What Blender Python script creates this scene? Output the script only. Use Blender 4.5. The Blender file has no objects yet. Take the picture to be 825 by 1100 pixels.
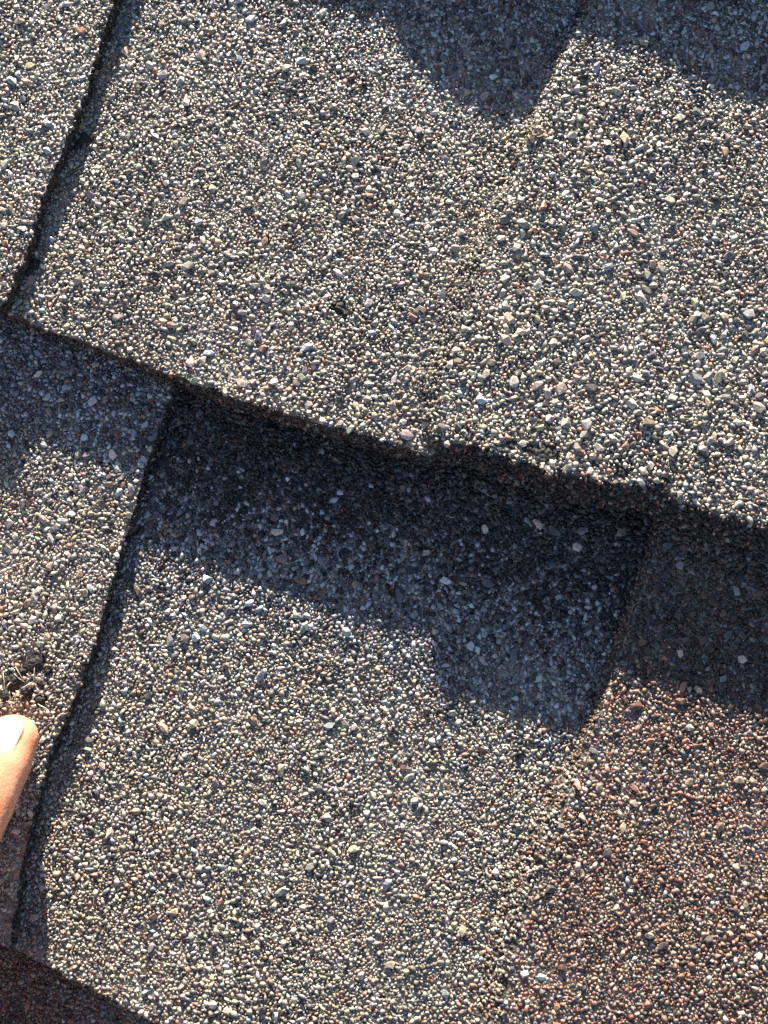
import bpy, bmesh, math, random
import numpy as np
from mathutils import Vector, Matrix, noise

scene = bpy.context.scene
rng = np.random.default_rng(11)
random.seed(5)
MM = 0.001
col = scene.collection

# ------------------------------------------------------------------ roof frame
# Everything is laid out in the shingles' own frame (x right, y up the slope, z off the roof, in mm)
# and then placed by ROOF, which gives the roof its real pitch.
UP = Vector((0.30, 0.954, 0.0)).normalized()          # up-slope direction within the roof plane
AX = UP.cross(Vector((0, 0, 1))).normalized()         # along the courses
PITCH = math.radians(24)
ROOF = Matrix.Translation((0, 0, 3.0)) @ Matrix.Rotation(PITCH, 4, AX)

# ------------------------------------------------------------------ camera
VFOV = math.radians(55)
TILT = math.radians(9)
DIST = 236.0
FPX = 550.0 / math.tan(VFOV / 2)
CX, CY, CZ = 93.0, 124.0, 9.0                          # looked-at point, mm
cam_pos = Vector((CX, CY - DIST * math.sin(TILT), CZ + DIST * math.cos(TILT)))
cam_local = Matrix.Translation(cam_pos * MM) @ Matrix.Rotation(TILT, 4, 'X')
cd = bpy.data.cameras.new('camera')
cam = bpy.data.objects.new('camera', cd)
col.objects.link(cam)
cam.matrix_world = ROOF @ cam_local
cd.sensor_fit = 'VERTICAL'
cd.angle = VFOV
cd.clip_start = 0.005
cd.clip_end = 1000.0
cd.dof.use_dof = True
cd.dof.focus_distance = (DIST - 4) * MM
cd.dof.aperture_fstop = 9.0
scene.camera = cam


def plan(px, py, z=0.0):
    """where the ray through a pixel of the 825 x 1100 photograph meets height z (mm)"""
    d = Vector(((px - 412.5) / FPX, -(py - 550.0) / FPX, -1.0))
    d = Matrix.Rotation(TILT, 3, 'X') @ d
    t = (z - cam_pos.z) / d.z
    p = cam_pos + d * t
    return (p.x, p.y)


# ------------------------------------------------------------------ sun, sky, exposure
SUN_EL = math.radians(12.2)                            # above the shingle plane
sun_dir = Vector((-0.03 * math.cos(SUN_EL), 0.9995 * math.cos(SUN_EL), math.sin(SUN_EL))).normalized()
sun_w = (ROOF.to_3x3() @ sun_dir).normalized()
el, az = math.asin(sun_w.z), math.atan2(sun_w.x, sun_w.y)
world = bpy.data.worlds.new('World')
scene.world = world
world.use_nodes = True
wn = world.node_tree.nodes
sky = wn.new('ShaderNodeTexSky')
sky.sky_type = 'NISHITA'
sky.sun_disc = False
sky.sun_elevation = el
sky.sun_rotation = az
sky.altitude = 200
sky.dust_density = 0.7
sky.air_density = 0.8
sky.ozone_density = 0.3
world.node_tree.links.new(sky.outputs[0], wn['Background'].inputs[0])
wn['Background'].inputs[1].default_value = 0.05
ld = bpy.data.lights.new('sun', 'SUN')
ld.energy = 5.0
ld.angle = math.radians(0.5)
ld.color = (1.0, 0.875, 0.71)
sun = bpy.data.objects.new('sun', ld)
col.objects.link(sun)
sun.rotation_euler = sun_w.to_track_quat('Z', 'Y').to_euler()
sun.location = (0, 0, 6)
scene.view_settings.view_transform = 'Standard'
scene.view_settings.look = 'None'
scene.view_settings.exposure = 1.8
scene.view_settings.gamma = 1.0
scene.render.engine = 'CYCLES'
scene.cycles.use_denoising = False
scene.cycles.max_bounces = 6


# ------------------------------------------------------------------ materials
def new_mat(name):
    m = bpy.data.materials.new(name)
    m.use_nodes = True
    return m, m.node_tree.nodes, m.node_tree.links, m.node_tree.nodes['Principled BSDF']


def stone_material(name, per_object):
    m, n, l, b = new_mat(name)
    if per_object:
        src = n.new('ShaderNodeObjectInfo'); csock = src.outputs['Color']
    else:
        src = n.new('ShaderNodeAttribute'); src.attribute_name = 'tint'; csock = src.outputs['Color']
    tc = n.new('ShaderNodeTexCoord')
    ns = n.new('ShaderNodeTexNoise'); ns.inputs['Scale'].default_value = 2600; ns.inputs['Detail'].default_value = 4
    l.new(tc.outputs['Object'], ns.inputs['Vector'])
    mr = n.new('ShaderNodeMapRange')
    mr.inputs['From Min'].default_value = 0.3; mr.inputs['From Max'].default_value = 0.7
    mr.inputs['To Min'].default_value = 0.72; mr.inputs['To Max'].default_value = 1.25
    l.new(ns.outputs['Fac'], mr.inputs['Value'])
    mx = n.new('ShaderNodeMix'); mx.data_type = 'RGBA'; mx.blend_type = 'MULTIPLY'; mx.inputs[0].default_value = 1
    l.new(csock, mx.inputs[6]); l.new(mr.outputs[0], mx.inputs[7])
    l.new(mx.outputs[2], b.inputs['Base Color'])
    b.inputs['Roughness'].default_value = 0.36
    b.inputs['Specular IOR Level'].default_value = 0.42
    bp = n.new('ShaderNodeBump'); bp.inputs['Strength'].default_value = 0.5; bp.inputs['Distance'].default_value = 0.00015
    l.new(ns.outputs['Fac'], bp.inputs['Height']); l.new(bp.outputs[0], b.inputs['Normal'])
    return m


M_STONE = stone_material('granule_stone', False)
M_STONE1 = stone_material('single_granule_stone', True)


def asphalt_material():
    m, n, l, b = new_mat('asphalt')
    tc = n.new('ShaderNodeTexCoord')
    ns = n.new('ShaderNodeTexNoise'); ns.inputs['Scale'].default_value = 900; ns.inputs['Detail'].default_value = 6
    vo = n.new('ShaderNodeTexVoronoi'); vo.inputs['Scale'].default_value = 1100
    l.new(tc.outputs['Object'], ns.inputs['Vector']); l.new(tc.outputs['Object'], vo.inputs['Vector'])
    cr = n.new('ShaderNodeValToRGB')
    cr.color_ramp.elements[0].position = 0.35; cr.color_ramp.elements[0].color = (0.025, 0.023, 0.022, 1)
    cr.color_ramp.elements[1].position = 0.75; cr.color_ramp.elements[1].color = (0.10, 0.088, 0.075, 1)
    l.new(ns.outputs['Fac'], cr.inputs['Fac']); l.new(cr.outputs[0], b.inputs['Base Color'])
    b.inputs['Roughness'].default_value = 0.7
    ad = n.new('ShaderNodeMath'); ad.operation = 'SUBTRACT'
    l.new(ns.outputs['Fac'], ad.inputs[0]); l.new(vo.outputs['Distance'], ad.inputs[1])
    bp = n.new('ShaderNodeBump'); bp.inputs['Strength'].default_value = 0.8; bp.inputs['Distance'].default_value = 0.0006
    l.new(ad.outputs[0], bp.inputs['Height']); l.new(bp.outputs[0], b.inputs['Normal'])
    return m


M_ASPHALT = asphalt_material()


M_TAR = M_ASPHALT.copy()
M_TAR.name = 'tar'
for nd in M_TAR.node_tree.nodes:
    if nd.type == 'VALTORGB':
        nd.color_ramp.elements[0].color = (0.008, 0.008, 0.009, 1)
        nd.color_ramp.elements[1].color = (0.03, 0.027, 0.025, 1)


def far_material():
    """mineral surface of the courses that lie outside the modelled granules"""
    m, n, l, b = new_mat('granule_surface')
    tc = n.new('ShaderNodeTexCoord')
    vo = n.new('ShaderNodeTexVoronoi'); vo.inputs['Scale'].default_value = 750
    l.new(tc.outputs['Object'], vo.inputs['Vector'])
    cr = n.new('ShaderNodeValToRGB')
    cr.color_ramp.interpolation = 'CONSTANT'
    e = cr.color_ramp.elements
    e[0].color = (0.09, 0.085, 0.08, 1); e[1].position = 0.2; e[1].color = (0.22, 0.20, 0.17, 1)
    for p, c in ((0.5, (0.32, 0.28, 0.22, 1)), (0.7, (0.15, 0.17, 0.2, 1)), (0.85, (0.22, 0.12, 0.08, 1))):
        q = e.new(p); q.color = c
    sp = n.new('ShaderNodeSeparateColor'); l.new(vo.outputs['Color'], sp.inputs[0])
    l.new(sp.outputs[0], cr.inputs['Fac']); l.new(cr.outputs[0], b.inputs['Base Color'])
    bp = n.new('ShaderNodeBump'); bp.invert = True; bp.inputs['Distance'].default_value = 0.0006
    l.new(vo.outputs['Distance'], bp.inputs['Height']); l.new(bp.outputs[0], b.inputs['Normal'])
    b.inputs['Roughness'].default_value = 0.5
    return m


M_FAR = far_material()


def plain(name, c, rough=0.6):
    m, n, l, b = new_mat(name)
    tc = n.new('ShaderNodeTexCoord')
    ns = n.new('ShaderNodeTexNoise'); ns.inputs['Scale'].default_value = 800
    l.new(tc.outputs['Object'], ns.inputs['Vector'])
    mx = n.new('ShaderNodeMix'); mx.data_type = 'RGBA'
    mx.inputs[6].default_value = (*[x * 0.7 for x in c], 1); mx.inputs[7].default_value = (*[min(1, x * 1.2) for x in c], 1)
    l.new(ns.outputs['Fac'], mx.inputs[0]); l.new(mx.outputs[2], b.inputs['Base Color'])
    b.inputs['Roughness'].default_value = rough
    return m


M_FIBRE = plain('fibreglass', (0.62, 0.55, 0.42), 0.4)
M_TUFT = plain('dry_chaff', (0.50, 0.38, 0.24), 0.7)


def skin_material():
    m, n, l, b = new_mat('skin')
    tc = n.new('ShaderNodeTexCoord')
    ns = n.new('ShaderNodeTexNoise'); ns.inputs['Scale'].default_value = 160; ns.inputs['Detail'].default_value = 5
    l.new(tc.outputs['Object'], ns.inputs['Vector'])
    cr = n.new('ShaderNodeValToRGB')
    cr.color_ramp.elements[0].position = 0.3; cr.color_ramp.elements[0].color = (0.72, 0.29, 0.16, 1)
    cr.color_ramp.elements[1].position = 0.75; cr.color_ramp.elements[1].color = (0.88, 0.48, 0.31, 1)
    l.new(ns.outputs['Fac'], cr.inputs['Fac']); l.new(cr.outputs[0], b.inputs['Base Color'])
    b.inputs['Roughness'].default_value = 0.42
    b.inputs['Subsurface Weight'].default_value = 0.6
    b.inputs['Subsurface Radius'].default_value = (1.0, 0.35, 0.15)
    b.inputs['Subsurface Scale'].default_value = 0.004
    wv = n.new('ShaderNodeTexVoronoi'); wv.inputs['Scale'].default_value = 1400
    l.new(tc.outputs['Object'], wv.inputs['Vector'])
    bp = n.new('ShaderNodeBump'); bp.inputs['Strength'].default_value = 0.25; bp.inputs['Distance'].default_value = 0.0002
    bp2 = n.new('ShaderNodeBump'); bp2.inputs['Strength'].default_value = 0.35; bp2.inputs['Distance'].default_value = 0.0006
    l.new(ns.outputs['Fac'], bp2.inputs['Height'])
    l.new(wv.outputs['Distance'], bp.inputs['Height']); l.new(bp2.outputs[0], bp.inputs['Normal']); l.new(bp.outputs[0], b.inputs['Normal'])
    return m


M_SKIN = skin_material()
M_NAIL = M_SKIN.copy()
for nd in M_NAIL.node_tree.nodes:
    if nd.type == 'VALTORGB':
        nd.color_ramp.elements[0].color = (0.84, 0.58, 0.48, 1)
        nd.color_ramp.elements[1].color = (0.9, 0.68, 0.58, 1)
M_NAIL.name = 'nail'
nb = M_NAIL.node_tree.nodes['Principled BSDF']
nb.inputs['Roughness'].default_value = 0.22
nb.inputs['Coat Weight'].default_value = 0.3


# ------------------------------------------------------------------ object helpers
def link(o, parent=None):
    col.objects.link(o)
    if parent is not None:
        o.parent = parent
    return o


def thing(name, label, cat, group=None):
    o = bpy.data.objects.new(name, None)
    col.objects.link(o)
    o.matrix_world = ROOF
    o.empty_display_size = 0.02
    o['label'] = label
    o['category'] = cat
    if group:
        o['group'] = group
    return o


def mesh_obj(name, verts_mm, faces, mat, parent=None, smooth=False):
    me = bpy.data.meshes.new(name)
    me.from_pydata([(v[0] * MM, v[1] * MM, v[2] * MM) for v in verts_mm], [], faces)
    me.materials.append(mat)
    if smooth:
        me.polygons.foreach_set('use_smooth', [True] * len(me.polygons))
    me.update()
    o = bpy.data.objects.new(name, me)
    return link(o, parent)


def in_poly(x, y, poly):
    c = np.zeros(len(x), bool)
    px, py = poly[:, 0], poly[:, 1]
    j = len(poly) - 1
    for i in range(len(poly)):
        k = ((py[i] > y) != (py[j] > y))
        if k.any():
            c ^= k & (x < (px[j] - px[i]) * (y - py[i]) / (py[j] - py[i] + 1e-12) + px[i])
        j = i
    return c


def dist_poly(x, y, line):
    """distance from points to an open polyline"""
    d = np.full(len(x), 1e9)
    for a, b in zip(line[:-1], line[1:]):
        ab = b - a
        t = np.clip(((x - a[0]) * ab[0] + (y - a[1]) * ab[1]) / (ab @ ab + 1e-9), 0, 1)
        d = np.minimum(d, np.hypot(x - a[0] - t * ab[0], y - a[1] - t * ab[1]))
    return d


def rough_line(px_pts, z, amp=0.35, seed=0, step=0.7):
    """pixel polyline -> ragged cut edge in mm at height z"""
    pts = [np.array(plan(a, b, z)) for a, b in px_pts]
    out = []
    for a, b in zip(pts[:-1], pts[1:]):
        n = max(1, int(np.linalg.norm(b - a) / step))
        for i in range(n):
            out.append(a + (b - a) * i / n)
    out.append(pts[-1])
    out = np.array(out)
    t = np.gradient(out, axis=0)
    t /= np.linalg.norm(t, axis=1)[:, None] + 1e-9
    nrm = np.stack([t[:, 1], -t[:, 0]], 1)
    w = np.array([amp * (noise.noise(Vector((p[0] * 0.45, p[1] * 0.45, seed * 7.3))) * 1.2 +
                         noise.noise(Vector((p[0] * 1.3, p[1] * 1.3, seed * 3.1))) * 0.7) for p in out])
    w[0] = w[-1] = 0
    return out + nrm * w[:, None]


def outward(outline, k=7):
    t = np.roll(outline, -1, 0) - np.roll(outline, 1, 0)
    t /= np.linalg.norm(t, axis=1)[:, None] + 1e-9
    sm = sum(np.roll(t, i, 0) for i in range(-k, k + 1))
    sm /= np.linalg.norm(sm, axis=1)[:, None] + 1e-9
    return sm, np.stack([sm[:, 1], -sm[:, 0]], 1)


def slab(name, outline, free, z0, z1, parent, flare, jag=0.25):
    """a sheet of shingle: top outline (CCW, mm), cut faces flaring outwards towards the bottom by flare(x, y) mm
    where free[i] is true; the cut face is broken up by noise"""
    n = len(outline)
    _, out = outward(outline)
    rows = 7
    verts = []
    for r in range(rows):
        f = r / (rows - 1)
        for i in range(n):
            p = outline[i]
            fl = flare(p[0], p[1], out[i]) * (f ** 0.8) if free[i] else 0
            j = 0
            if free[i] and 0 < r:
                j = jag * noise.noise(Vector((p[0] * 1.1, p[1] * 1.1, r * 2.7))) * 2
            q = p + out[i] * (fl + j)
            verts.append((q[0], q[1], z1 + (z0 - z1) * f + (0 if r in (0, rows - 1) or not free[i] else j * 0.3)))
    faces = [tuple(range(n)), tuple(range(rows * n - 1, (rows - 1) * n - 1, -1))]
    for r in range(rows - 1):
        for i in range(n):
            k = (i + 1) % n
            faces.append((r * n + i, (r + 1) * n + i, (r + 1) * n + k, r * n + k))
    o = mesh_obj(name, verts, faces, M_ASPHALT, parent)
    o.data.materials.append(M_FAR)
    o.data.polygons[0].material_index = 1
    return o


# ------------------------------------------------------------------ granule shapes
def hull_shape(npts, seed, jit=0.22):
    r = random.Random(seed)
    bm = bmesh.new()
    pts = []
    for i in range(npts):
        k = (i + 0.5) / npts
        ph = math.acos(1 - 2 * k); th = math.pi * (1 + 5 ** 0.5) * i
        v = Vector((math.cos(th) * math.sin(ph), math.sin(th) * math.sin(ph), math.cos(ph)))
        v += Vector((r.uniform(-jit, jit), r.uniform(-jit, jit), r.uniform(-jit, jit)))
        v.x = math.copysign(abs(v.x) ** r.uniform(0.75, 1.15), v.x)
        pts.append(bm.verts.new(v))
    bmesh.ops.convex_hull(bm, input=pts)
    lone = [v for v in bm.verts if not v.link_faces]
    bmesh.ops.delete(bm, geom=lone, context='VERTS')
    bmesh.ops.triangulate(bm, faces=bm.faces)
    bmesh.ops.recalc_face_normals(bm, faces=bm.faces)
    bm.verts.index_update()
    V = np.array([v.co[:] for v in bm.verts])
    F = np.array([[v.index for v in f.verts] for f in bm.faces])
    bm.free()
    return V, F


SHAPES_S = [hull_shape(8, 100 + i, 0.46) for i in range(40)]
SHAPES_L = [hull_shape(14, 300 + i, 0.3) for i in range(16)]

PAL = {   # albedo, weight
    'grey': [((.33, .305, .26), 24), ((.45, .41, .345), 20), ((.24, .225, .20), 12), ((.29, .295, .31), 9),
             ((.13, .125, .12), 8), ((.42, .34, .25), 10), ((.33, .20, .145), 6), ((.58, .54, .47), 7),
             ((.38, .36, .27), 4), ((.19, .15, .125), 7), ((.35, .38, .41), 3)],
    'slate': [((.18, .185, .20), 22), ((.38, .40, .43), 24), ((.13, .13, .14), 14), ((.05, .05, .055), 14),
              ((.18, .14, .12), 9), ((.46, .50, .54), 8), ((.32, .29, .25), 8), ((.24, .12, .08), 2)],  # bluish tints, used to paint cast shadow into the stones
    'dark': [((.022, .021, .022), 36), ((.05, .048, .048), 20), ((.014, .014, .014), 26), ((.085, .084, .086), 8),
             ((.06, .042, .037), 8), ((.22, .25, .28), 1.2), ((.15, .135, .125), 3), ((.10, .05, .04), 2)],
    'rust_shaded': [((.09, .054, .046), 30), ((.125, .08, .065), 20), ((.04, .033, .032), 26), ((.11, .10, .10), 9),
              ((.19, .19, .20), 5), ((.14, .08, .065), 8), ((.22, .20, .18), 3)],  # shaded version of the rust tints, painted within the cast shadow
    'rust': [((.27, .205, .16), 20), ((.32, .17, .125), 22), ((.18, .105, .08), 20), ((.40, .33, .26), 12),
             ((.10, .083, .078), 11), ((.37, .25, .20), 9), ((.22, .20, .19), 7), ((.54, .48, .40), 4),
             ((.24, .25, .27), 3)],
}


def pick_tints(kind, n):
    cols = np.array([c for c, w in PAL[kind]]); w = np.array([w for c, w in PAL[kind]], float)
    i = rng.choice(len(cols), n, p=w / w.sum())
    c = cols[i] * rng.normal(1.0, 0.16, (n, 1)).clip(.6, 1.5) * rng.normal(1.0, 0.05, (n, 3))
    return c.clip(0.02, 0.8)


def rot_mats(n, tilt):
    a = rng.uniform(0, 2 * np.pi, n)
    tx, ty = rng.normal(0, tilt, n), rng.normal(0, tilt, n)
    def rz(t): return np.stack([np.stack([np.cos(t), -np.sin(t), 0 * t], -1), np.stack([np.sin(t), np.cos(t), 0 * t], -1), np.stack([0 * t, 0 * t, 0 * t + 1], -1)], 1)
    def rx(t): return np.stack([np.stack([0 * t + 1, 0 * t, 0 * t], -1), np.stack([0 * t, np.cos(t), -np.sin(t)], -1), np.stack([0 * t, np.sin(t), np.cos(t)], -1)], 1)
    def ry(t): return np.stack([np.stack([np.cos(t), 0 * t, np.sin(t)], -1), np.stack([0 * t, 0 * t + 1, 0 * t], -1), np.stack([-np.sin(t), 0 * t, np.cos(t)], -1)], 1)
    return rx(tx) @ ry(ty) @ rz(a)


def stones_mesh(name, pos, rad, tints, parent, shapes, tilt=0.30, flat=(0.28, 0.52)):
    """many granules joined into one mesh"""
    n = len(pos)
    V, F, T = [], [], []
    off = 0
    sid = rng.integers(0, len(shapes), n)
    for s, (sv, sf) in enumerate(shapes):
        k = np.where(sid == s)[0]
        if not len(k):
            continue
        m = len(k)
        sc = np.stack([rng.uniform(0.92, 1.4, m), rng.uniform(0.70, 1.0, m), rng.uniform(*flat, m)], 1) * rad[k][:, None]
        v = sv[None] * sc[:, None, :]
        v = np.einsum('nij,nkj->nki', rot_mats(m, tilt), v) + pos[k][:, None, :]
        V.append(v.reshape(-1, 3))
        F.append((sf[None] + (off + np.arange(m) * len(sv))[:, None, None]).reshape(-1, 3))
        T.append(np.repeat(tints[k], len(sv), 0))
        off += m * len(sv)
    V = np.concatenate(V) * MM; F = np.concatenate(F); T = np.concatenate(T)
    me = bpy.data.meshes.new(name)
    me.vertices.add(len(V)); me.vertices.foreach_set('co', V.astype(np.float32).ravel())
    me.loops.add(F.size); me.loops.foreach_set('vertex_index', F.astype(np.int32).ravel())
    me.polygons.add(len(F)); me.polygons.foreach_set('loop_start', np.arange(0, F.size, 3, dtype=np.int32))
    at = me.attributes.new('tint', 'FLOAT_COLOR', 'POINT')
    at.data.foreach_set('color', np.concatenate([T, np.ones((len(T), 1))], 1).astype(np.float32).ravel())
    me.materials.append(M_STONE)
    me.update(calc_edges=True)
    o = bpy.data.objects.new(name, me)
    link(o, parent)
    o['kind'] = 'stuff'
    return o


BIG_MESHES = []
for i in range(12):
    sv, sf = SHAPES_L[i % len(SHAPES_L)]
    me = bpy.data.meshes.new('granule')
    s = np.array([1.12, 0.86, 0.62])
    me.from_pydata([tuple(v * s * MM) for v in sv], [], [tuple(map(int, f)) for f in sf])
    me.materials.append(M_STONE1)
    BIG_MESHES.append(me)

# ------------------------------------------------------------------ layer heights (mm)
T = 3.4                      # one layer
G = 2.7                      # air under a course's bottom edge
Z_D = 0.0
Z_C0 = Z_D + G + T           # lower shingle, backing
Z_C1 = Z_C0 + T              # lower shingle, tabs
Z_B0 = Z_C1 + G + T
Z_B1 = Z_B0 + T
Z_A0 = Z_B1 + G + T
Z_A1 = Z_A0 + T

# ------------------------------------------------------------------ cut lines, read off the photograph (pixels)
rim_C = [(-620, 800), (-300, 880), (-100, 962), (0, 1014), (35, 1029), (69, 1048), (100, 1064), (128, 1079), (150, 1091),
         (181, 1103), (260, 1135), (400, 1185), (560, 1235), (900, 1340), (1300, 1450)]
rim_B = [(-620, 130), (-300, 235), (-120, 292), (-40, 318), (10, 337), (50, 355), (100, 372), (150, 389), (192, 405), (250, 424),
         (330, 446), (400, 462), (428, 472), (460, 479), (500, 477), (530, 484), (552, 496), (575, 500), (586, 509),
         (612, 508), (640, 516), (668, 521), (700, 522), (722, 536), (765, 551), (806, 562), (850, 568), (1000, 612), (1400, 730)]
rim_A = [(-620, -500), (-200, -350), (0, -278), (150, -232), (270, -197), (390, -172), (470, -174), (530, -140),
         (612, -162), (692, -138), (762, -100), (820, -90), (1000, -50), (1400, 70)]
tab_B_left = [(175, -120), (150, -60), (122, 0), (104, 58), (88, 108), (74, 140), (62, 174), (45, 212), (33, 253), (22, 285), (8, 318), (-2, 333)]
tab_B_right = [(720, -160), (690, -110), (640, 0), (604, 62), (578, 125), (556, 178), (534, 240), (502, 330), (480, 400), (466, 448), (467, 466), (480, 481)]
tab_C_left = [(215, 330), (190, 406), (177, 442), (160, 492), (145, 545), (128, 600), (110, 660), (95, 712), (75, 762), (59, 797), (40, 856),
              (28, 905), (19, 955), (12, 1014)]
tab_C_right = [(735, 470), (708, 575), (697, 610), (677, 670), (655, 735), (640, 775), (622, 828), (600, 880), (577, 940),
               (556, 1010), (537, 1100), (515, 1215)]


def extend_outline(rim_px, z, seed, top_px_y, amp=0.35):
    """full-width sheet: ragged lower rim, straight hidden upper end"""
    rim = rough_line(rim_px, z, amp, seed)
    x0, x1 = rim[0][0], rim[-1][0]
    ytop = plan(400, top_px_y, z)[1]
    poly = np.concatenate([rim, [[x1, ytop]], [[x0, ytop]]])
    free = [True] * len(rim) + [False, False]
    return poly, free, rim


def cut_rim(rim, xa=None, xb=None):
    k = np.ones(len(rim), bool)
    if xa is not None: k &= rim[:, 0] > xa
    if xb is not None: k &= rim[:, 0] < xb
    return rim[k]


def tab_left_outline(rim_px, side_px, z, seed, amp):
    """tab left of a cut line; side_px runs from the top down"""
    side = rough_line(side_px, z, amp, seed + 1)
    rim = rough_line(rim_px, z, amp, seed)
    rim = cut_rim(rim, xb=side[-1][0] - 0.4)
    poly = np.concatenate([rim, side[::-1], [[rim[0][0], side[0][1]]]])
    free = [True] * (len(rim) + len(side)) + [False]
    return poly, free


def tab_right_outline(rim_px, side_px, z, seed, amp):
    side = rough_line(side_px, z, amp, seed + 1)
    rim = rough_line(rim_px, z, amp, seed)
    rim = cut_rim(rim, xa=side[-1][0] + 0.4)
    poly = np.concatenate([side, rim, [[rim[-1][0], side[0][1]]]])
    free = [True] * (len(side) + len(rim)) + [False]
    return poly, free


def soft(v, a, b):
    t = min(1, max(0, (v - a) / (b - a)))
    return t * t * (3 - 2 * t)


x430 = plan(430, 480, Z_B1)[0]
x700 = plan(640, 520, Z_B1)[0]


def flare_B1(x, y, o=None):
    if o is not None and o[0] < -0.5:      # side facing the sun: worn down to a gentle ramp
        return 1.4 + 4.5 * soft(-y, -plan(556, 170, Z_B1)[1], -plan(500, 300, Z_B1)[1]) * soft(y, plan(455, 474, Z_B1)[1] + 1, plan(470, 400, Z_B1)[1])
    return 1.0 + 1.7 * soft(x, x430 - 4, x430 + 18) + 1.6 * soft(x, x700 - 12, x700 + 6)


def flare_B0(x, y, o=None):
    return 0.5 + 1.3 * soft(x, 12, 60) + 1.4 * soft(x, x430, x700)


def flare_C1(x, y, o=None):
    if o is not None and o[0] < -0.5:
        return 1.5 + 4.0 * soft(-y, -plan(640, 780, Z_C1)[1], -plan(590, 920, Z_C1)[1])
    return 0.8


# ---- shingles: things and their sheets
GR = 'overlapping laminated shingles of the roof'
deck = mesh_obj('roof_deck', [(-1500, -1500, -6), (1700, -1500, -6), (1700, 1800, -6), (-1500, 1800, -6)], [(0, 1, 2, 3)],
                plain('roofing_felt', (0.03, 0.03, 0.032), 0.9))
deck.matrix_world = ROOF
deck['kind'] = 'structure'

sh_A = thing('roof_shingle', 'topmost shingle, seen only by the jagged shadow it casts along the top of the photo', 'shingle', GR)
sh_B = thing('roof_shingle', 'wide sunlit grey shingle whose rough lower edge crosses the middle of the photo', 'shingle', GR)
sh_C = thing('roof_shingle', 'shingle under the finger, with grey and brown tabs and a deeply shadowed recess', 'shingle', GR)
sh_D = thing('roof_shingle', 'bottommost shingle, a dark shaded corner at the lower left of the photo', 'shingle', GR)

layers = []   # from top to bottom: dict(poly, z, parent object, palette)


def add_layer(name, parent, poly, free, z0, z1, flare, pal, label=None):
    o = slab(name, poly, free, z0, z1, parent, flare)
    if label:
        o['label'] = label
    layers.append(dict(poly=poly, z=z1, z0=z0, free=free, obj=o, pal=pal, flare=flare))
    return o


# course A (above the picture)
pA, fA = tab_right_outline(rim_A, [(462, -420), (448, -300), (418, -222), (434, -196), (468, -176)], Z_A1, 60, 0.3)
add_layer('tab', sh_A, pA, fA, Z_A0 + 0.02, Z_A1, lambda x, y, o=None: 0.4, 'grey')
pA0, fA0, rA0 = extend_outline(rim_A, Z_A0, 61, -560)
add_layer('backing_layer', sh_A, pA0, fA0, Z_A0 - T, Z_A0, lambda x, y, o=None: 0.5, 'slate')
# course B
pBl, fBl = tab_left_outline(rim_B, tab_B_left, Z_B1, 3, 0.55)
add_layer('tab', sh_B, pBl, fBl, Z_B0 + 0.02, Z_B1, lambda x, y, o=None: 0.3, 'grey', 'narrow grey tab at the left edge, raised above its dark joint')
pBr, fBr = tab_right_outline(rim_B, tab_B_right, Z_B1, 7, 0.8)
add_layer('tab', sh_B, pBr, fBr, Z_B0 + 0.02, Z_B1, flare_B1, 'grey', 'wide grey tab with a broken lower edge, on the right')
rb0 = [(a, b + (0 if a < 200 else min(10, (a - 200) * 0.035))) for a, b in rim_B]
pB0, fB0, rB0 = extend_outline(rb0, Z_B0, 9, -560, 0.5)
add_layer('backing_layer', sh_B, pB0, fB0, Z_B0 - T, Z_B0, flare_B0, 'grey')
# course C
pCl, fCl = tab_left_outline(rim_C, tab_C_left, Z_C1, 13, 0.4)
pCl[-1][1] = plan(400, 250, Z_C1)[1]
add_layer('tab', sh_C, pCl, fCl, Z_C0 + 0.02, Z_C1, lambda x, y, o=None: 0.3, 'grey', 'grey tab at the left, the one the fingertip touches')
pCr, fCr = tab_right_outline(rim_C, tab_C_right, Z_C1, 17, 0.45)
add_layer('tab', sh_C, pCr, fCr, Z_C0 + 0.02, Z_C1, flare_C1, 'rust', 'brown and rust coloured tab at the lower right')
pC0, fC0, rC0 = extend_outline(rim_C, Z_C0, 19, 200, 0.4)
add_layer('backing_layer', sh_C, pC0, fC0, Z_C0 - T, Z_C0, lambda x, y, o=None: 0.6, 'grey')
# course D
add_layer('backing_layer', sh_D, np.array([plan(-620, 1900, 0), plan(1400, 1900, 0), plan(1400, 800, 0), plan(-620, 800, 0)]),
          [True] * 4, -T, 0.0, lambda x, y, o=None: 0.3, 'rust')

# ------------------------------------------------------------------ granule layout: one dart-throwing pass over the plane
X0, Y0 = plan(-200, 1290, 4)
X1, Y1 = plan(1010, -130, 12)
CELL = 1.0
gw, gh = int((X1 - X0) / CELL) + 3, int((Y1 - Y0) / CELL) + 3
grid = [[] for _ in range(gw * gh)]
PX, PY, PR = [], [], []


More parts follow.
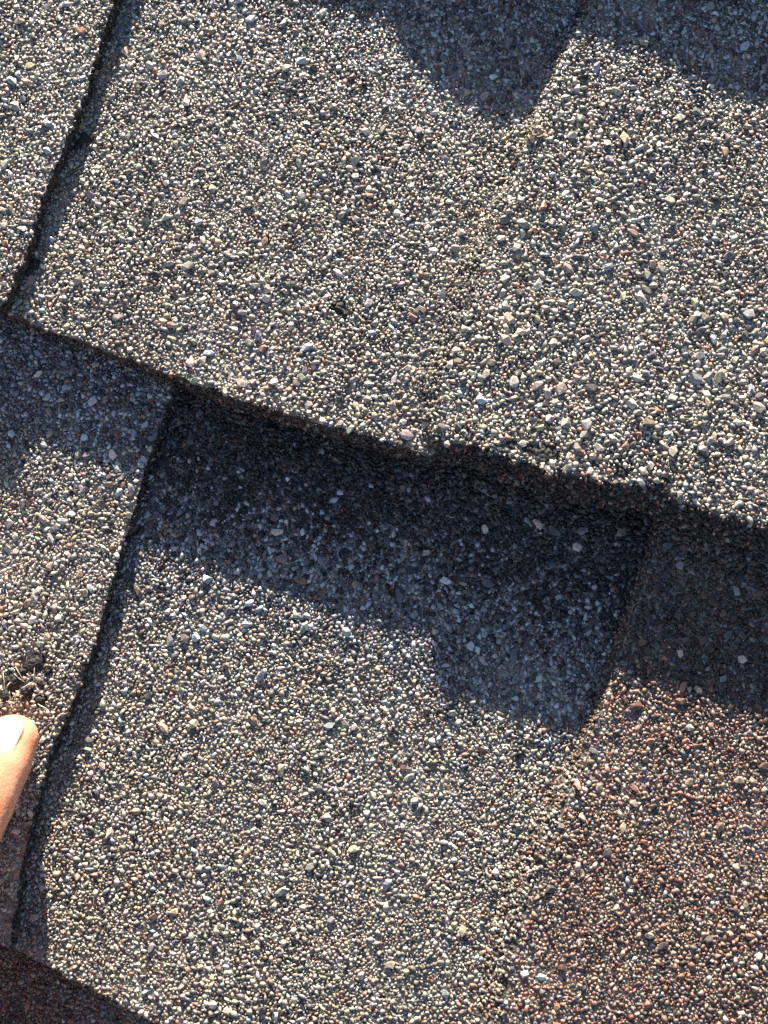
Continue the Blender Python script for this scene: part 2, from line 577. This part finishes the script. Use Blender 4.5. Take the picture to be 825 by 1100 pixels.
def throw(count, rmin, rmax, keep, skew=1.0):
    xs = rng.uniform(X0, X1, count); ys = rng.uniform(Y0, Y1, count)
    rs = rmin + (rmax - rmin) * rng.random(count) ** skew
    # coarser mineral towards the thick broken edge on the right, finer towards the bottom of the picture
    fx = 1.04 + 0.20 * np.exp(-((xs - 150) / 60) ** 2 - ((ys - 140) / 45) ** 2) - 0.09 / (1 + np.exp((ys - 90) / 12))
    fx = fx + 0.06 * np.sin(xs * 0.11 + 1.3) * np.sin(ys * 0.083)
    rs = np.maximum(rs * fx, 0.2)
    for x, y, r in zip(xs.tolist(), ys.tolist(), rs.tolist()):
        ci, cj = int((x - X0) / CELL) + 1, int((y - Y0) / CELL) + 1
        ok = True
        reach = 2 if r > 0.85 else 1
        for a in range(ci - reach, ci + reach + 1):
            if a < 0 or a >= gw: continue
            for b in range(max(0, cj - reach), min(gh, cj + reach + 1)):
                for (u, v, w) in grid[b * gw + a]:
                    s = (r + w) * keep
                    if (u - x) * (u - x) + (v - y) * (v - y) < s * s:
                        ok = False; break
                if not ok: break
            if not ok: break
        if ok and ci < gw and cj < gh:
            grid[cj * gw + ci].append((x, y, r))
            PX.append(x); PY.append(y); PR.append(r)


throw(1150, 0.9, 1.2, 0.9, 1.8)
throw(24000, 0.64, 0.9, 0.76, 1.6)
throw(110000, 0.46, 0.66, 0.70)
throw(270000, 0.31, 0.46, 0.66)
throw(330000, 0.21, 0.31, 0.64)
px, py, pr = np.array(PX), np.array(PY), np.array(PR)

# bare spots: places where granules are missing (pixel x, y, height of the surface, radius mm)
HOLES = [(365, 332, Z_B0, 1.7), (371, 338, Z_B0, 1.0), (359, 327, Z_B0, 0.8), (91, 150, Z_B0, 1.9), (84, 158, Z_B0, 1.2), (36, 284, Z_B0, 1.7), (31, 292, Z_B0, 1.1), (38, 712, Z_C1, 2.5), (14, 733, Z_C1, 2.2), (30, 743, Z_C1, 1.8), (47, 735, Z_C1, 1.1), (24, 722, Z_C1, 1.2), (52, 722, Z_C1, 0.9), (6, 748, Z_C1, 1.3), (44, 752, Z_C1, 1.2),
         (586, 488, Z_B1, 2.8), (570, 482, Z_B1, 1.6), (548, 478, Z_B1, 1.3), (556, 168, Z_B1, 1.2), (540, 190, Z_B1, 1.0),
         (668, 507, Z_B1, 1.6), (640, 498, Z_B1, 1.1), (715, 522, Z_B1, 1.8), (500, 460, Z_B1, 1.0)]
bare = np.zeros(len(px), bool)
for hx, hy, hz, hr in HOLES:
    a, b = plan(hx, hy, hz)
    wob = np.array([noise.noise(Vector((u * 0.9, v * 0.9, hx))) for u, v in zip(px, py)]) * 0.5 + 1 if hr > 0.5 else 1
    bare |= np.hypot((px - a) * 0.9, py - b) < hr * wob



def bitumen_patch(hx, hy, hz, hr, parent, k, H):
    a, b = plan(hx, hy, hz)
    V = [(a, b, hz + H)]; Fc = []
    nr, ns = 3, 14
    for q in range(1, nr + 1):
        for t in range(ns):
            th = 2 * math.pi * t / ns
            rr = hr * q / nr * (1 + 0.75 * noise.noise(Vector((math.cos(th) * 1.3, math.sin(th) * 1.3, k * 5.1))))
            V.append((a + rr * math.cos(th) * 1.15, b + rr * math.sin(th), hz + H * (1 - (q / nr) ** 2) * (1 + 0.5 * noise.noise(Vector((math.cos(th) * 2, math.sin(th) * 2, k + q * 1.7)))) - 0.05 * (q == nr)
                      + 0.16 * noise.noise(Vector((rr * 2 * math.cos(th), rr * 2 * math.sin(th), k)))))
    for t in range(ns):
        Fc.append((0, 1 + t, 1 + (t + 1) % ns))
        for q in range(nr - 1):
            Fc.append((1 + q * ns + t, 1 + (q + 1) * ns + t, 1 + (q + 1) * ns + (t + 1) % ns, 1 + q * ns + (t + 1) % ns))
    mesh_obj('bitumen_blob', V, Fc, M_TAR, parent, smooth=True)


for k, (hx, hy, hz, hr) in enumerate(HOLES):
    if hz == Z_B1 and hy > 400:
        hr *= 1.05                                       # bites out of the broken rim
    a, b = plan(hx, hy, hz)
    for L in layers:
        if in_poly(np.array([a]), np.array([b]), L['poly'])[0]:
            bitumen_patch(hx, hy, L['z'], hr, L['obj'], k, 0.85 if hr < 2.6 and not (hz == Z_B1 and hy > 400) else 0.25)
            break

taken = bare.copy()
seamC = np.array([plan(a, b, Z_C1) for a, b in tab_C_right])
n_total = 0
stats = []
for L in layers:
    m = in_poly(px, py, L['poly']) & ~taken
    # ragged rims: edge granules fall off here and there
    taken |= in_poly(px, py, L['poly'])
    if not m.any():
        continue
    line = L['poly'][np.array(L['free'])]
    lo = (line[:, 0] > X0 - 2) & (line[:, 0] < X1 + 2) & (line[:, 1] > Y0 - 2) & (line[:, 1] < Y1 + 2)
    idx = np.where(m)[0]
    if lo.any():
        seg = line[lo]
        de = np.full(len(idx), 99.0)
        for a in range(0, len(seg), 1):
            de = np.minimum(de, np.hypot(px[idx] - seg[a][0], py[idx] - seg[a][1]))
        drop = (de < 0.55) & (rng.random(len(idx)) < 0.45)
        idx = idx[~drop]; de = de[~drop]
    x, y, r = px[idx], py[idx], pr[idx]
    und = np.array([noise.noise(Vector((u * 0.035, v * 0.035, L['z']))) * 0.35 + noise.noise(Vector((u * 0.16, v * 0.16, L['z']))) * 0.16
                    for u, v in zip(x, y)])
    z = L['z'] + und + 0.12 + r * 0.16 + rng.normal(0, 0.055, len(r))
    tint = pick_tints(L['pal'], len(r))
    # dark is the printed strip, deepened; the others paint cast shadow into the stone tints
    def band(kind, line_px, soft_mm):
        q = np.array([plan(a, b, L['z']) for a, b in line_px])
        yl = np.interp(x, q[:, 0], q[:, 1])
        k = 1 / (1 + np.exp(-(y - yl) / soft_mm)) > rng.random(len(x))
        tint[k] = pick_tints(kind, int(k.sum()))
    if L['obj'].parent is sh_C:
        if L['pal'] == 'rust':
            sx = np.interp(-y, -seamC[:, 1], seamC[:, 0])
            kk = rng.random(len(x)) < 0.4 * np.exp(-np.maximum(0, x - sx) / 4.0)
            tint[kk] = pick_tints('grey', int(kk.sum()))
            band('rust_shaded', [(600, 700), (900, 800)], 3.5)
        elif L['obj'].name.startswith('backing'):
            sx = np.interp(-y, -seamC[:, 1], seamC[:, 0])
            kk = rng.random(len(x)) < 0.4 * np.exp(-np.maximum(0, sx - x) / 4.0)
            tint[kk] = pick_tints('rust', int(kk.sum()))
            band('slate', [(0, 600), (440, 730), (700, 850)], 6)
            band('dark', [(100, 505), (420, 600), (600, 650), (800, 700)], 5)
        else:
            band('slate', [(-100, 430), (0, 470), (150, 520)], 5)
    if L['obj'].parent is sh_B and L['obj'].name.startswith('backing'):
        band('slate', [(200, 0), (550, 130), (600, 150)], 7)  # tints follow the outline of the shadow from the course above
    elif L['obj'].parent is sh_B and x.mean() > 60:
        band('slate', [(600, 40), (900, 120)], 6)
    # biggest granules inside the frame become parts of their own
    order = np.argsort(-r)
    inframe = (x > plan(0, 550, 8)[0]) & (x < plan(825, 550, 8)[0]) & (y > plan(400, 1100, 5)[1]) & (y < plan(400, 0, 12)[1])
    cap = 140
    big = [i for i in order if r[i] > 0.88 and inframe[i]][:cap]
    for i in big:
        o = bpy.data.objects.new('granule', BIG_MESHES[random.randrange(len(BIG_MESHES))])
        link(o, L['obj'])
        s = r[i] * 1.1
        c = tint[i] * (1.15 if rng.random() < 0.6 else 0.9)
        if rng.random() < 0.05: c = np.array((.60, .47, .39))
        o.location = (x[i] * MM, y[i] * MM, (z[i]) * MM)
        o.scale = (s * random.uniform(.85, 1.2), s * random.uniform(.8, 1.0), s * random.uniform(.7, .95))
        o.rotation_euler = (random.gauss(0, .22), random.gauss(0, .22), random.uniform(0, 6.28))
        o.color = (*c.clip(.02, .75), 1)
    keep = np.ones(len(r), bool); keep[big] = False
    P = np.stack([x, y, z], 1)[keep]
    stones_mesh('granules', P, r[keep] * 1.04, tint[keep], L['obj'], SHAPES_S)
    stats.append((L['obj'].name, int(keep.sum())))

    # crumbs of stone and bitumen stuck on the cut faces
    if lo.any() and len(seg) > 3:
        outl = L['poly']; nn = len(outl)
        tg, ov = outward(outl)
        sel = [i for i in range(nn) if L['free'][i] and X0 - 1 < outl[i][0] < X1 + 1 and Y0 - 1 < outl[i][1] < Y1 + 1]
        Pq, Rq, Lq = [], [], []
        for i in sel:
            fl = L['flare'](*outl[i], ov[i])
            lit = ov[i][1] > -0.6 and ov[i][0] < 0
            cnt = (2.6 if lit else 1.6) + (1.3 if lit else 2.4) * fl
            for _ in range(int(cnt) + (random.random() < cnt % 1)):
                f = random.random()
                q = outl[i] + ov[i] * (fl * f ** 0.8 + 0.05) + tg[i] * random.uniform(-.5, .5)
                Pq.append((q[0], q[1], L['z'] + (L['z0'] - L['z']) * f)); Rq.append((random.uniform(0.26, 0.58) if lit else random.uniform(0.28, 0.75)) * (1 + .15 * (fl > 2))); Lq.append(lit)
        if Pq:
            Pq, Rq = np.array(Pq), np.array(Rq)
            tt = pick_tints('rust', len(Rq)) * rng.choice([0.08, 0.24, 0.75], (len(Rq), 1), p=[.5, .32, .18])  # bitumen, with the shade of sun-averted faces worked into the tint
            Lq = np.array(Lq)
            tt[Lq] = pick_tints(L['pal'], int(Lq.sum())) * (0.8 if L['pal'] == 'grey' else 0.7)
            if L['pal'] == 'rust':
                mixq = Lq & (rng.random(len(Rq)) < .5) & (Pq[:, 1] < plan(600, 820, Z_C1)[1])
                tt[mixq] = pick_tints('grey', int(mixq.sum()))
            stones_mesh('edge_crumbs', Pq, Rq, tt.clip(.015, .7), L['obj'], SHAPES_S, tilt=0.9, flat=(.45, 1.0))
print('granules', stats, sum(s[1] for s in stats))


# ------------------------------------------------------------------ small things: torn fibres and chaff
def tube(name, pts, rad, mat, parent, sides=5):
    V, F = [], []
    n = len(pts)
    for i, p in enumerate(pts):
        p = Vector(p)
        t = (Vector(pts[min(n - 1, i + 1)]) - Vector(pts[max(0, i - 1)])).normalized()
        a = t.orthogonal().normalized(); b = t.cross(a)
        r = rad * (1 if 0 < i < n - 1 else 0.5)
        for k in range(sides):
            th = 2 * math.pi * k / sides
            V.append(p + a * math.cos(th) * r + b * math.sin(th) * r)
    for i in range(n - 1):
        for k in range(sides):
            F.append((i * sides + k, i * sides + (k + 1) % sides, (i + 1) * sides + (k + 1) % sides, (i + 1) * sides + k))
    F.append(tuple(range(sides - 1, -1, -1))); F.append(tuple((n - 1) * sides + k for k in range(sides)))
    return mesh_obj(name, V, F, mat, parent, smooth=True)


tabCl = [L['obj'] for L in layers if L['obj'].get('label', '').startswith('grey tab at the left')][0]
r2 = random.Random(4)
cx, cy = plan(22, 742, Z_C1)
for i in range(18):
    a = r2.uniform(0, 6.28); ln = r2.uniform(1.6, 4.0)
    bx, by = cx + r2.uniform(-4.5, 4.5), cy + r2.uniform(-3, 3)
    pts = []
    bend = r2.uniform(-.3, .3)
    lift = r2.uniform(0.1, 1.6)
    for k in range(6):
        f = k / 5
        pts.append((bx + math.cos(a + bend * f) * ln * f, by + math.sin(a + bend * f) * ln * f, Z_C1 + 0.35 + lift * math.sin(f * 2.6)))
    tube('torn_fibre', pts, r2.uniform(0.07, 0.13), M_FIBRE, tabCl)

chaff = thing('chaff_clump', 'tiny tan clump of dry chaff caught at the upper tab joint, near the top shadow', 'debris')
cx, cy = plan(573, 143, Z_B1)
zc = Z_B1 + 0.7
for i in range(16):
    a = r2.uniform(0, 6.28); ln = r2.uniform(1.0, 2.6)
    bx, by = cx + r2.uniform(-1.6, 1.6), cy + r2.uniform(-1.6, 1.6)
    pts = [(bx + math.cos(a + .5 * f) * ln * f, by + math.sin(a + .5 * f) * ln * f, zc + r2.uniform(0, .3) + .5 * f) for f in (0, .35, .7, 1)]
    tube('straw', pts, r2.uniform(0.12, 0.24), M_TUFT, chaff)


# ------------------------------------------------------------------ the pointing hand
def loft(V, F, pts, radii, flat=1.0, up=Vector((0, 0, 1)), sides=20):
    """closed tapered limb through pts with round ends; flat squeezes it along its local up"""
    P = [Vector(p) for p in pts]
    dense, rad = [], []
    for i in range(len(P) - 1):
        p0 = P[max(0, i - 1)]; p1 = P[i]; p2 = P[i + 1]; p3 = P[min(len(P) - 1, i + 2)]
        for k in range(6):
            t = k / 6
            q = 0.5 * ((2 * p1) + (p2 - p0) * t + (2 * p0 - 5 * p1 + 4 * p2 - p3) * t * t + (3 * p1 - p0 - 3 * p2 + p3) * t ** 3)
            dense.append(q); rad.append(radii[i] + (radii[i + 1] - radii[i]) * (t * t * (3 - 2 * t)))
    dense.append(P[-1]); rad.append(radii[-1])
    # round caps
    t0 = (dense[1] - dense[0]).normalized(); t1 = (dense[-1] - dense[-2]).normalized()
    cap0 = [(dense[0] - t0 * rad[0] * math.sin(a), rad[0] * math.cos(a)) for a in (1.35, 1.1, .85, .6, .3)]
    cap1 = [(dense[-1] + t1 * rad[-1] * math.sin(a), rad[-1] * math.cos(a)) for a in (.3, .6, .85, 1.1, 1.35)]
    allp = cap0 + list(zip(dense, rad)) + cap1
    base = len(V)
    n = len(allp)
    for i, (q, r) in enumerate(allp):
        t = (allp[min(n - 1, i + 1)][0] - allp[max(0, i - 1)][0]).normalized()
        a = up.cross(t).normalized(); b = t.cross(a)
        for k in range(sides):
            th = 2 * math.pi * k / sides
            V.append(q + a * math.cos(th) * r + b * math.sin(th) * r * flat)
    for i in range(n - 1):
        for k in range(sides):
            F.append((base + i * sides + k, base + i * sides + (k + 1) % sides, base + (i + 1) * sides + (k + 1) % sides, base + (i + 1) * sides + k))
    F.append(tuple(base + k for k in range(sides - 1, -1, -1))); F.append(tuple(base + (n - 1) * sides + k for k in range(sides)))


HV, HF = [], []
tipx, tipy = plan(13, 795, Z_C1 + 7)
tip = Vector((tipx, tipy, Z_C1 + 6.9))
fd = Vector((-0.25, -0.88, 0.40)).normalized()          # from the tip towards the knuckle
side = fd.cross(Vector((0, 0, 1))).normalized()          # across the finger
upf = side.cross(fd).normalized()
if upf.z < 0: upf = -upf


def along(s, u=0.0, w=0.0):
    return tip + fd * s + upf * u + side * w


idx_pts = [along(0, 0), along(7, .6), along(17, 1.4), along(24, 2.4), along(36, 4.5), along(47, 7), along(58, 8), along(72, 9)]
loft(HV, HF, idx_pts, [5.9, 6.9, 7.5, 8.0, 8.4, 9.4, 9.2, 10.6], 0.90, upf)
K = along(72, 9)                                         # index knuckle
pd = (fd + Vector((0, 0, -0.12))).normalized()
W = K + pd * 88                                          # wrist
sgn = -1 if side.x > 0 else 1                            # other fingers lie to the left
lat = side * sgn
for j, (ln, rr) in enumerate(((1.0, 9.0), (0.93, 8.4), (0.78, 7.4))):
    k0 = K + lat * (19 * (j + 1)) + fd * (2 + 3 * j) - upf * 1
    m1 = k0 - fd * 30 * ln - upf * 16 * ln
    m2 = m1 - upf * 20 * ln + fd * 14 * ln
    m3 = m2 + fd * 20 * ln + upf * 5
    loft(HV, HF, [k0 + pd * 10, k0, m1, m2, m3], [rr + 1, rr + .8, rr, rr * .88, rr * .78], .92, upf)
# palm, thumb, wrist and forearm
for q in range(4):
    k0 = K + lat * (19 * q) + fd * (2 + 2 * q)
    loft(HV, HF, [k0, k0 + (W - k0) * .5 + upf * 1, W + lat * (18 + 6 * q) - lat * 10], [10.6, 13, 14], .95, upf)
wc = W + lat * 20
loft(HV, HF, [wc - pd * 6, wc + pd * 40, wc + pd * 130, wc + pd * 220], [25, 26, 33, 38], .78, upf)
tb = W - pd * 22 - lat * 4 - upf * 8
loft(HV, HF, [tb, tb - pd * 26 - lat * 20 - upf * 8, tb - pd * 52 - lat * 20 - upf * 18, tb - pd * 76 - lat * 8 - upf * 24], [15, 12.5, 10.5, 8.6], .9, upf)

person = bpy.data.objects.new('person', bpy.data.meshes.new('person'))
person.data.from_pydata([tuple(v * MM) for v in HV], [], HF)
col.objects.link(person)
rm = person.modifiers.new('remesh', 'REMESH'); rm.mode = 'VOXEL'; rm.voxel_size = 0.0009; rm.use_smooth_shade = True
sm = person.modifiers.new('smooth', 'SMOOTH'); sm.factor = 0.6; sm.iterations = 8
dg = bpy.context.evaluated_depsgraph_get()
me = bpy.data.meshes.new_from_object(person.evaluated_get(dg))
person.modifiers.clear()
old = person.data; person.data = me; bpy.data.meshes.remove(old)
me.name = 'person'
me.materials.clear(); me.materials.append(M_SKIN)
me.polygons.foreach_set('use_smooth', [True] * len(me.polygons))
person.matrix_world = ROOF
person['label'] = 'bare hand reaching in from the left, its index fingertip pressed on the grey tab'
person['category'] = 'person'

# fingernail: curved plate lying on the right upper side of the fingertip
nup = (upf * 0.96 + lat * 0.30).normalized()
nside = fd.cross(nup).normalized()
NV, NF = [], []
NU, NW = 14, 16
for i in range(NU + 1):
    u = i / NU
    s = -3.9 + 11.5 * u
    half = 0.80 * min(1.0, (max(0.0, 1 - (1 - u / 0.22) ** 2) ** 0.5 * 0.45 + 0.55) if u < 0.22 else 1.0)
    if u > 0.75:
        half *= math.sqrt(max(0.0, 1 - ((u - 0.75) / 0.262) ** 2))
    for k in range(NW + 1):
        th = (k / NW - .5) * 2 * half
        rr = (6.0 + 0.13 * max(0, s)) * (1 - 0.021 * max(0, -s) ** 2) * (0.93 if True else 1) + 0.12
        lift = 0.30 * max(0, 1 - u * 5)
        c = tip + fd * s
        NV.append(c + nup * math.cos(th) * (rr + lift) + nside * math.sin(th) * (rr + 0.25))
m0 = len(NV)
NV += [v - nup * 0.45 for v in NV]
for i in range(NU):
    for k in range(NW):
        a = i * (NW + 1) + k
        NF.append((a, a + 1, a + NW + 2, a + NW + 1))
        NF.append((m0 + a, m0 + a + NW + 1, m0 + a + NW + 2, m0 + a + 1))
ring = [k for k in range(NW + 1)] + [i * (NW + 1) + NW for i in range(1, NU + 1)] + [NU * (NW + 1) + k for k in range(NW - 1, -1, -1)] + [i * (NW + 1) for i in range(NU - 1, 0, -1)]
for a, b in zip(ring, ring[1:] + ring[:1]):
    NF.append((b, a, m0 + a, m0 + b))
nail = mesh_obj('fingernail', NV, NF, M_NAIL, person, smooth=True)
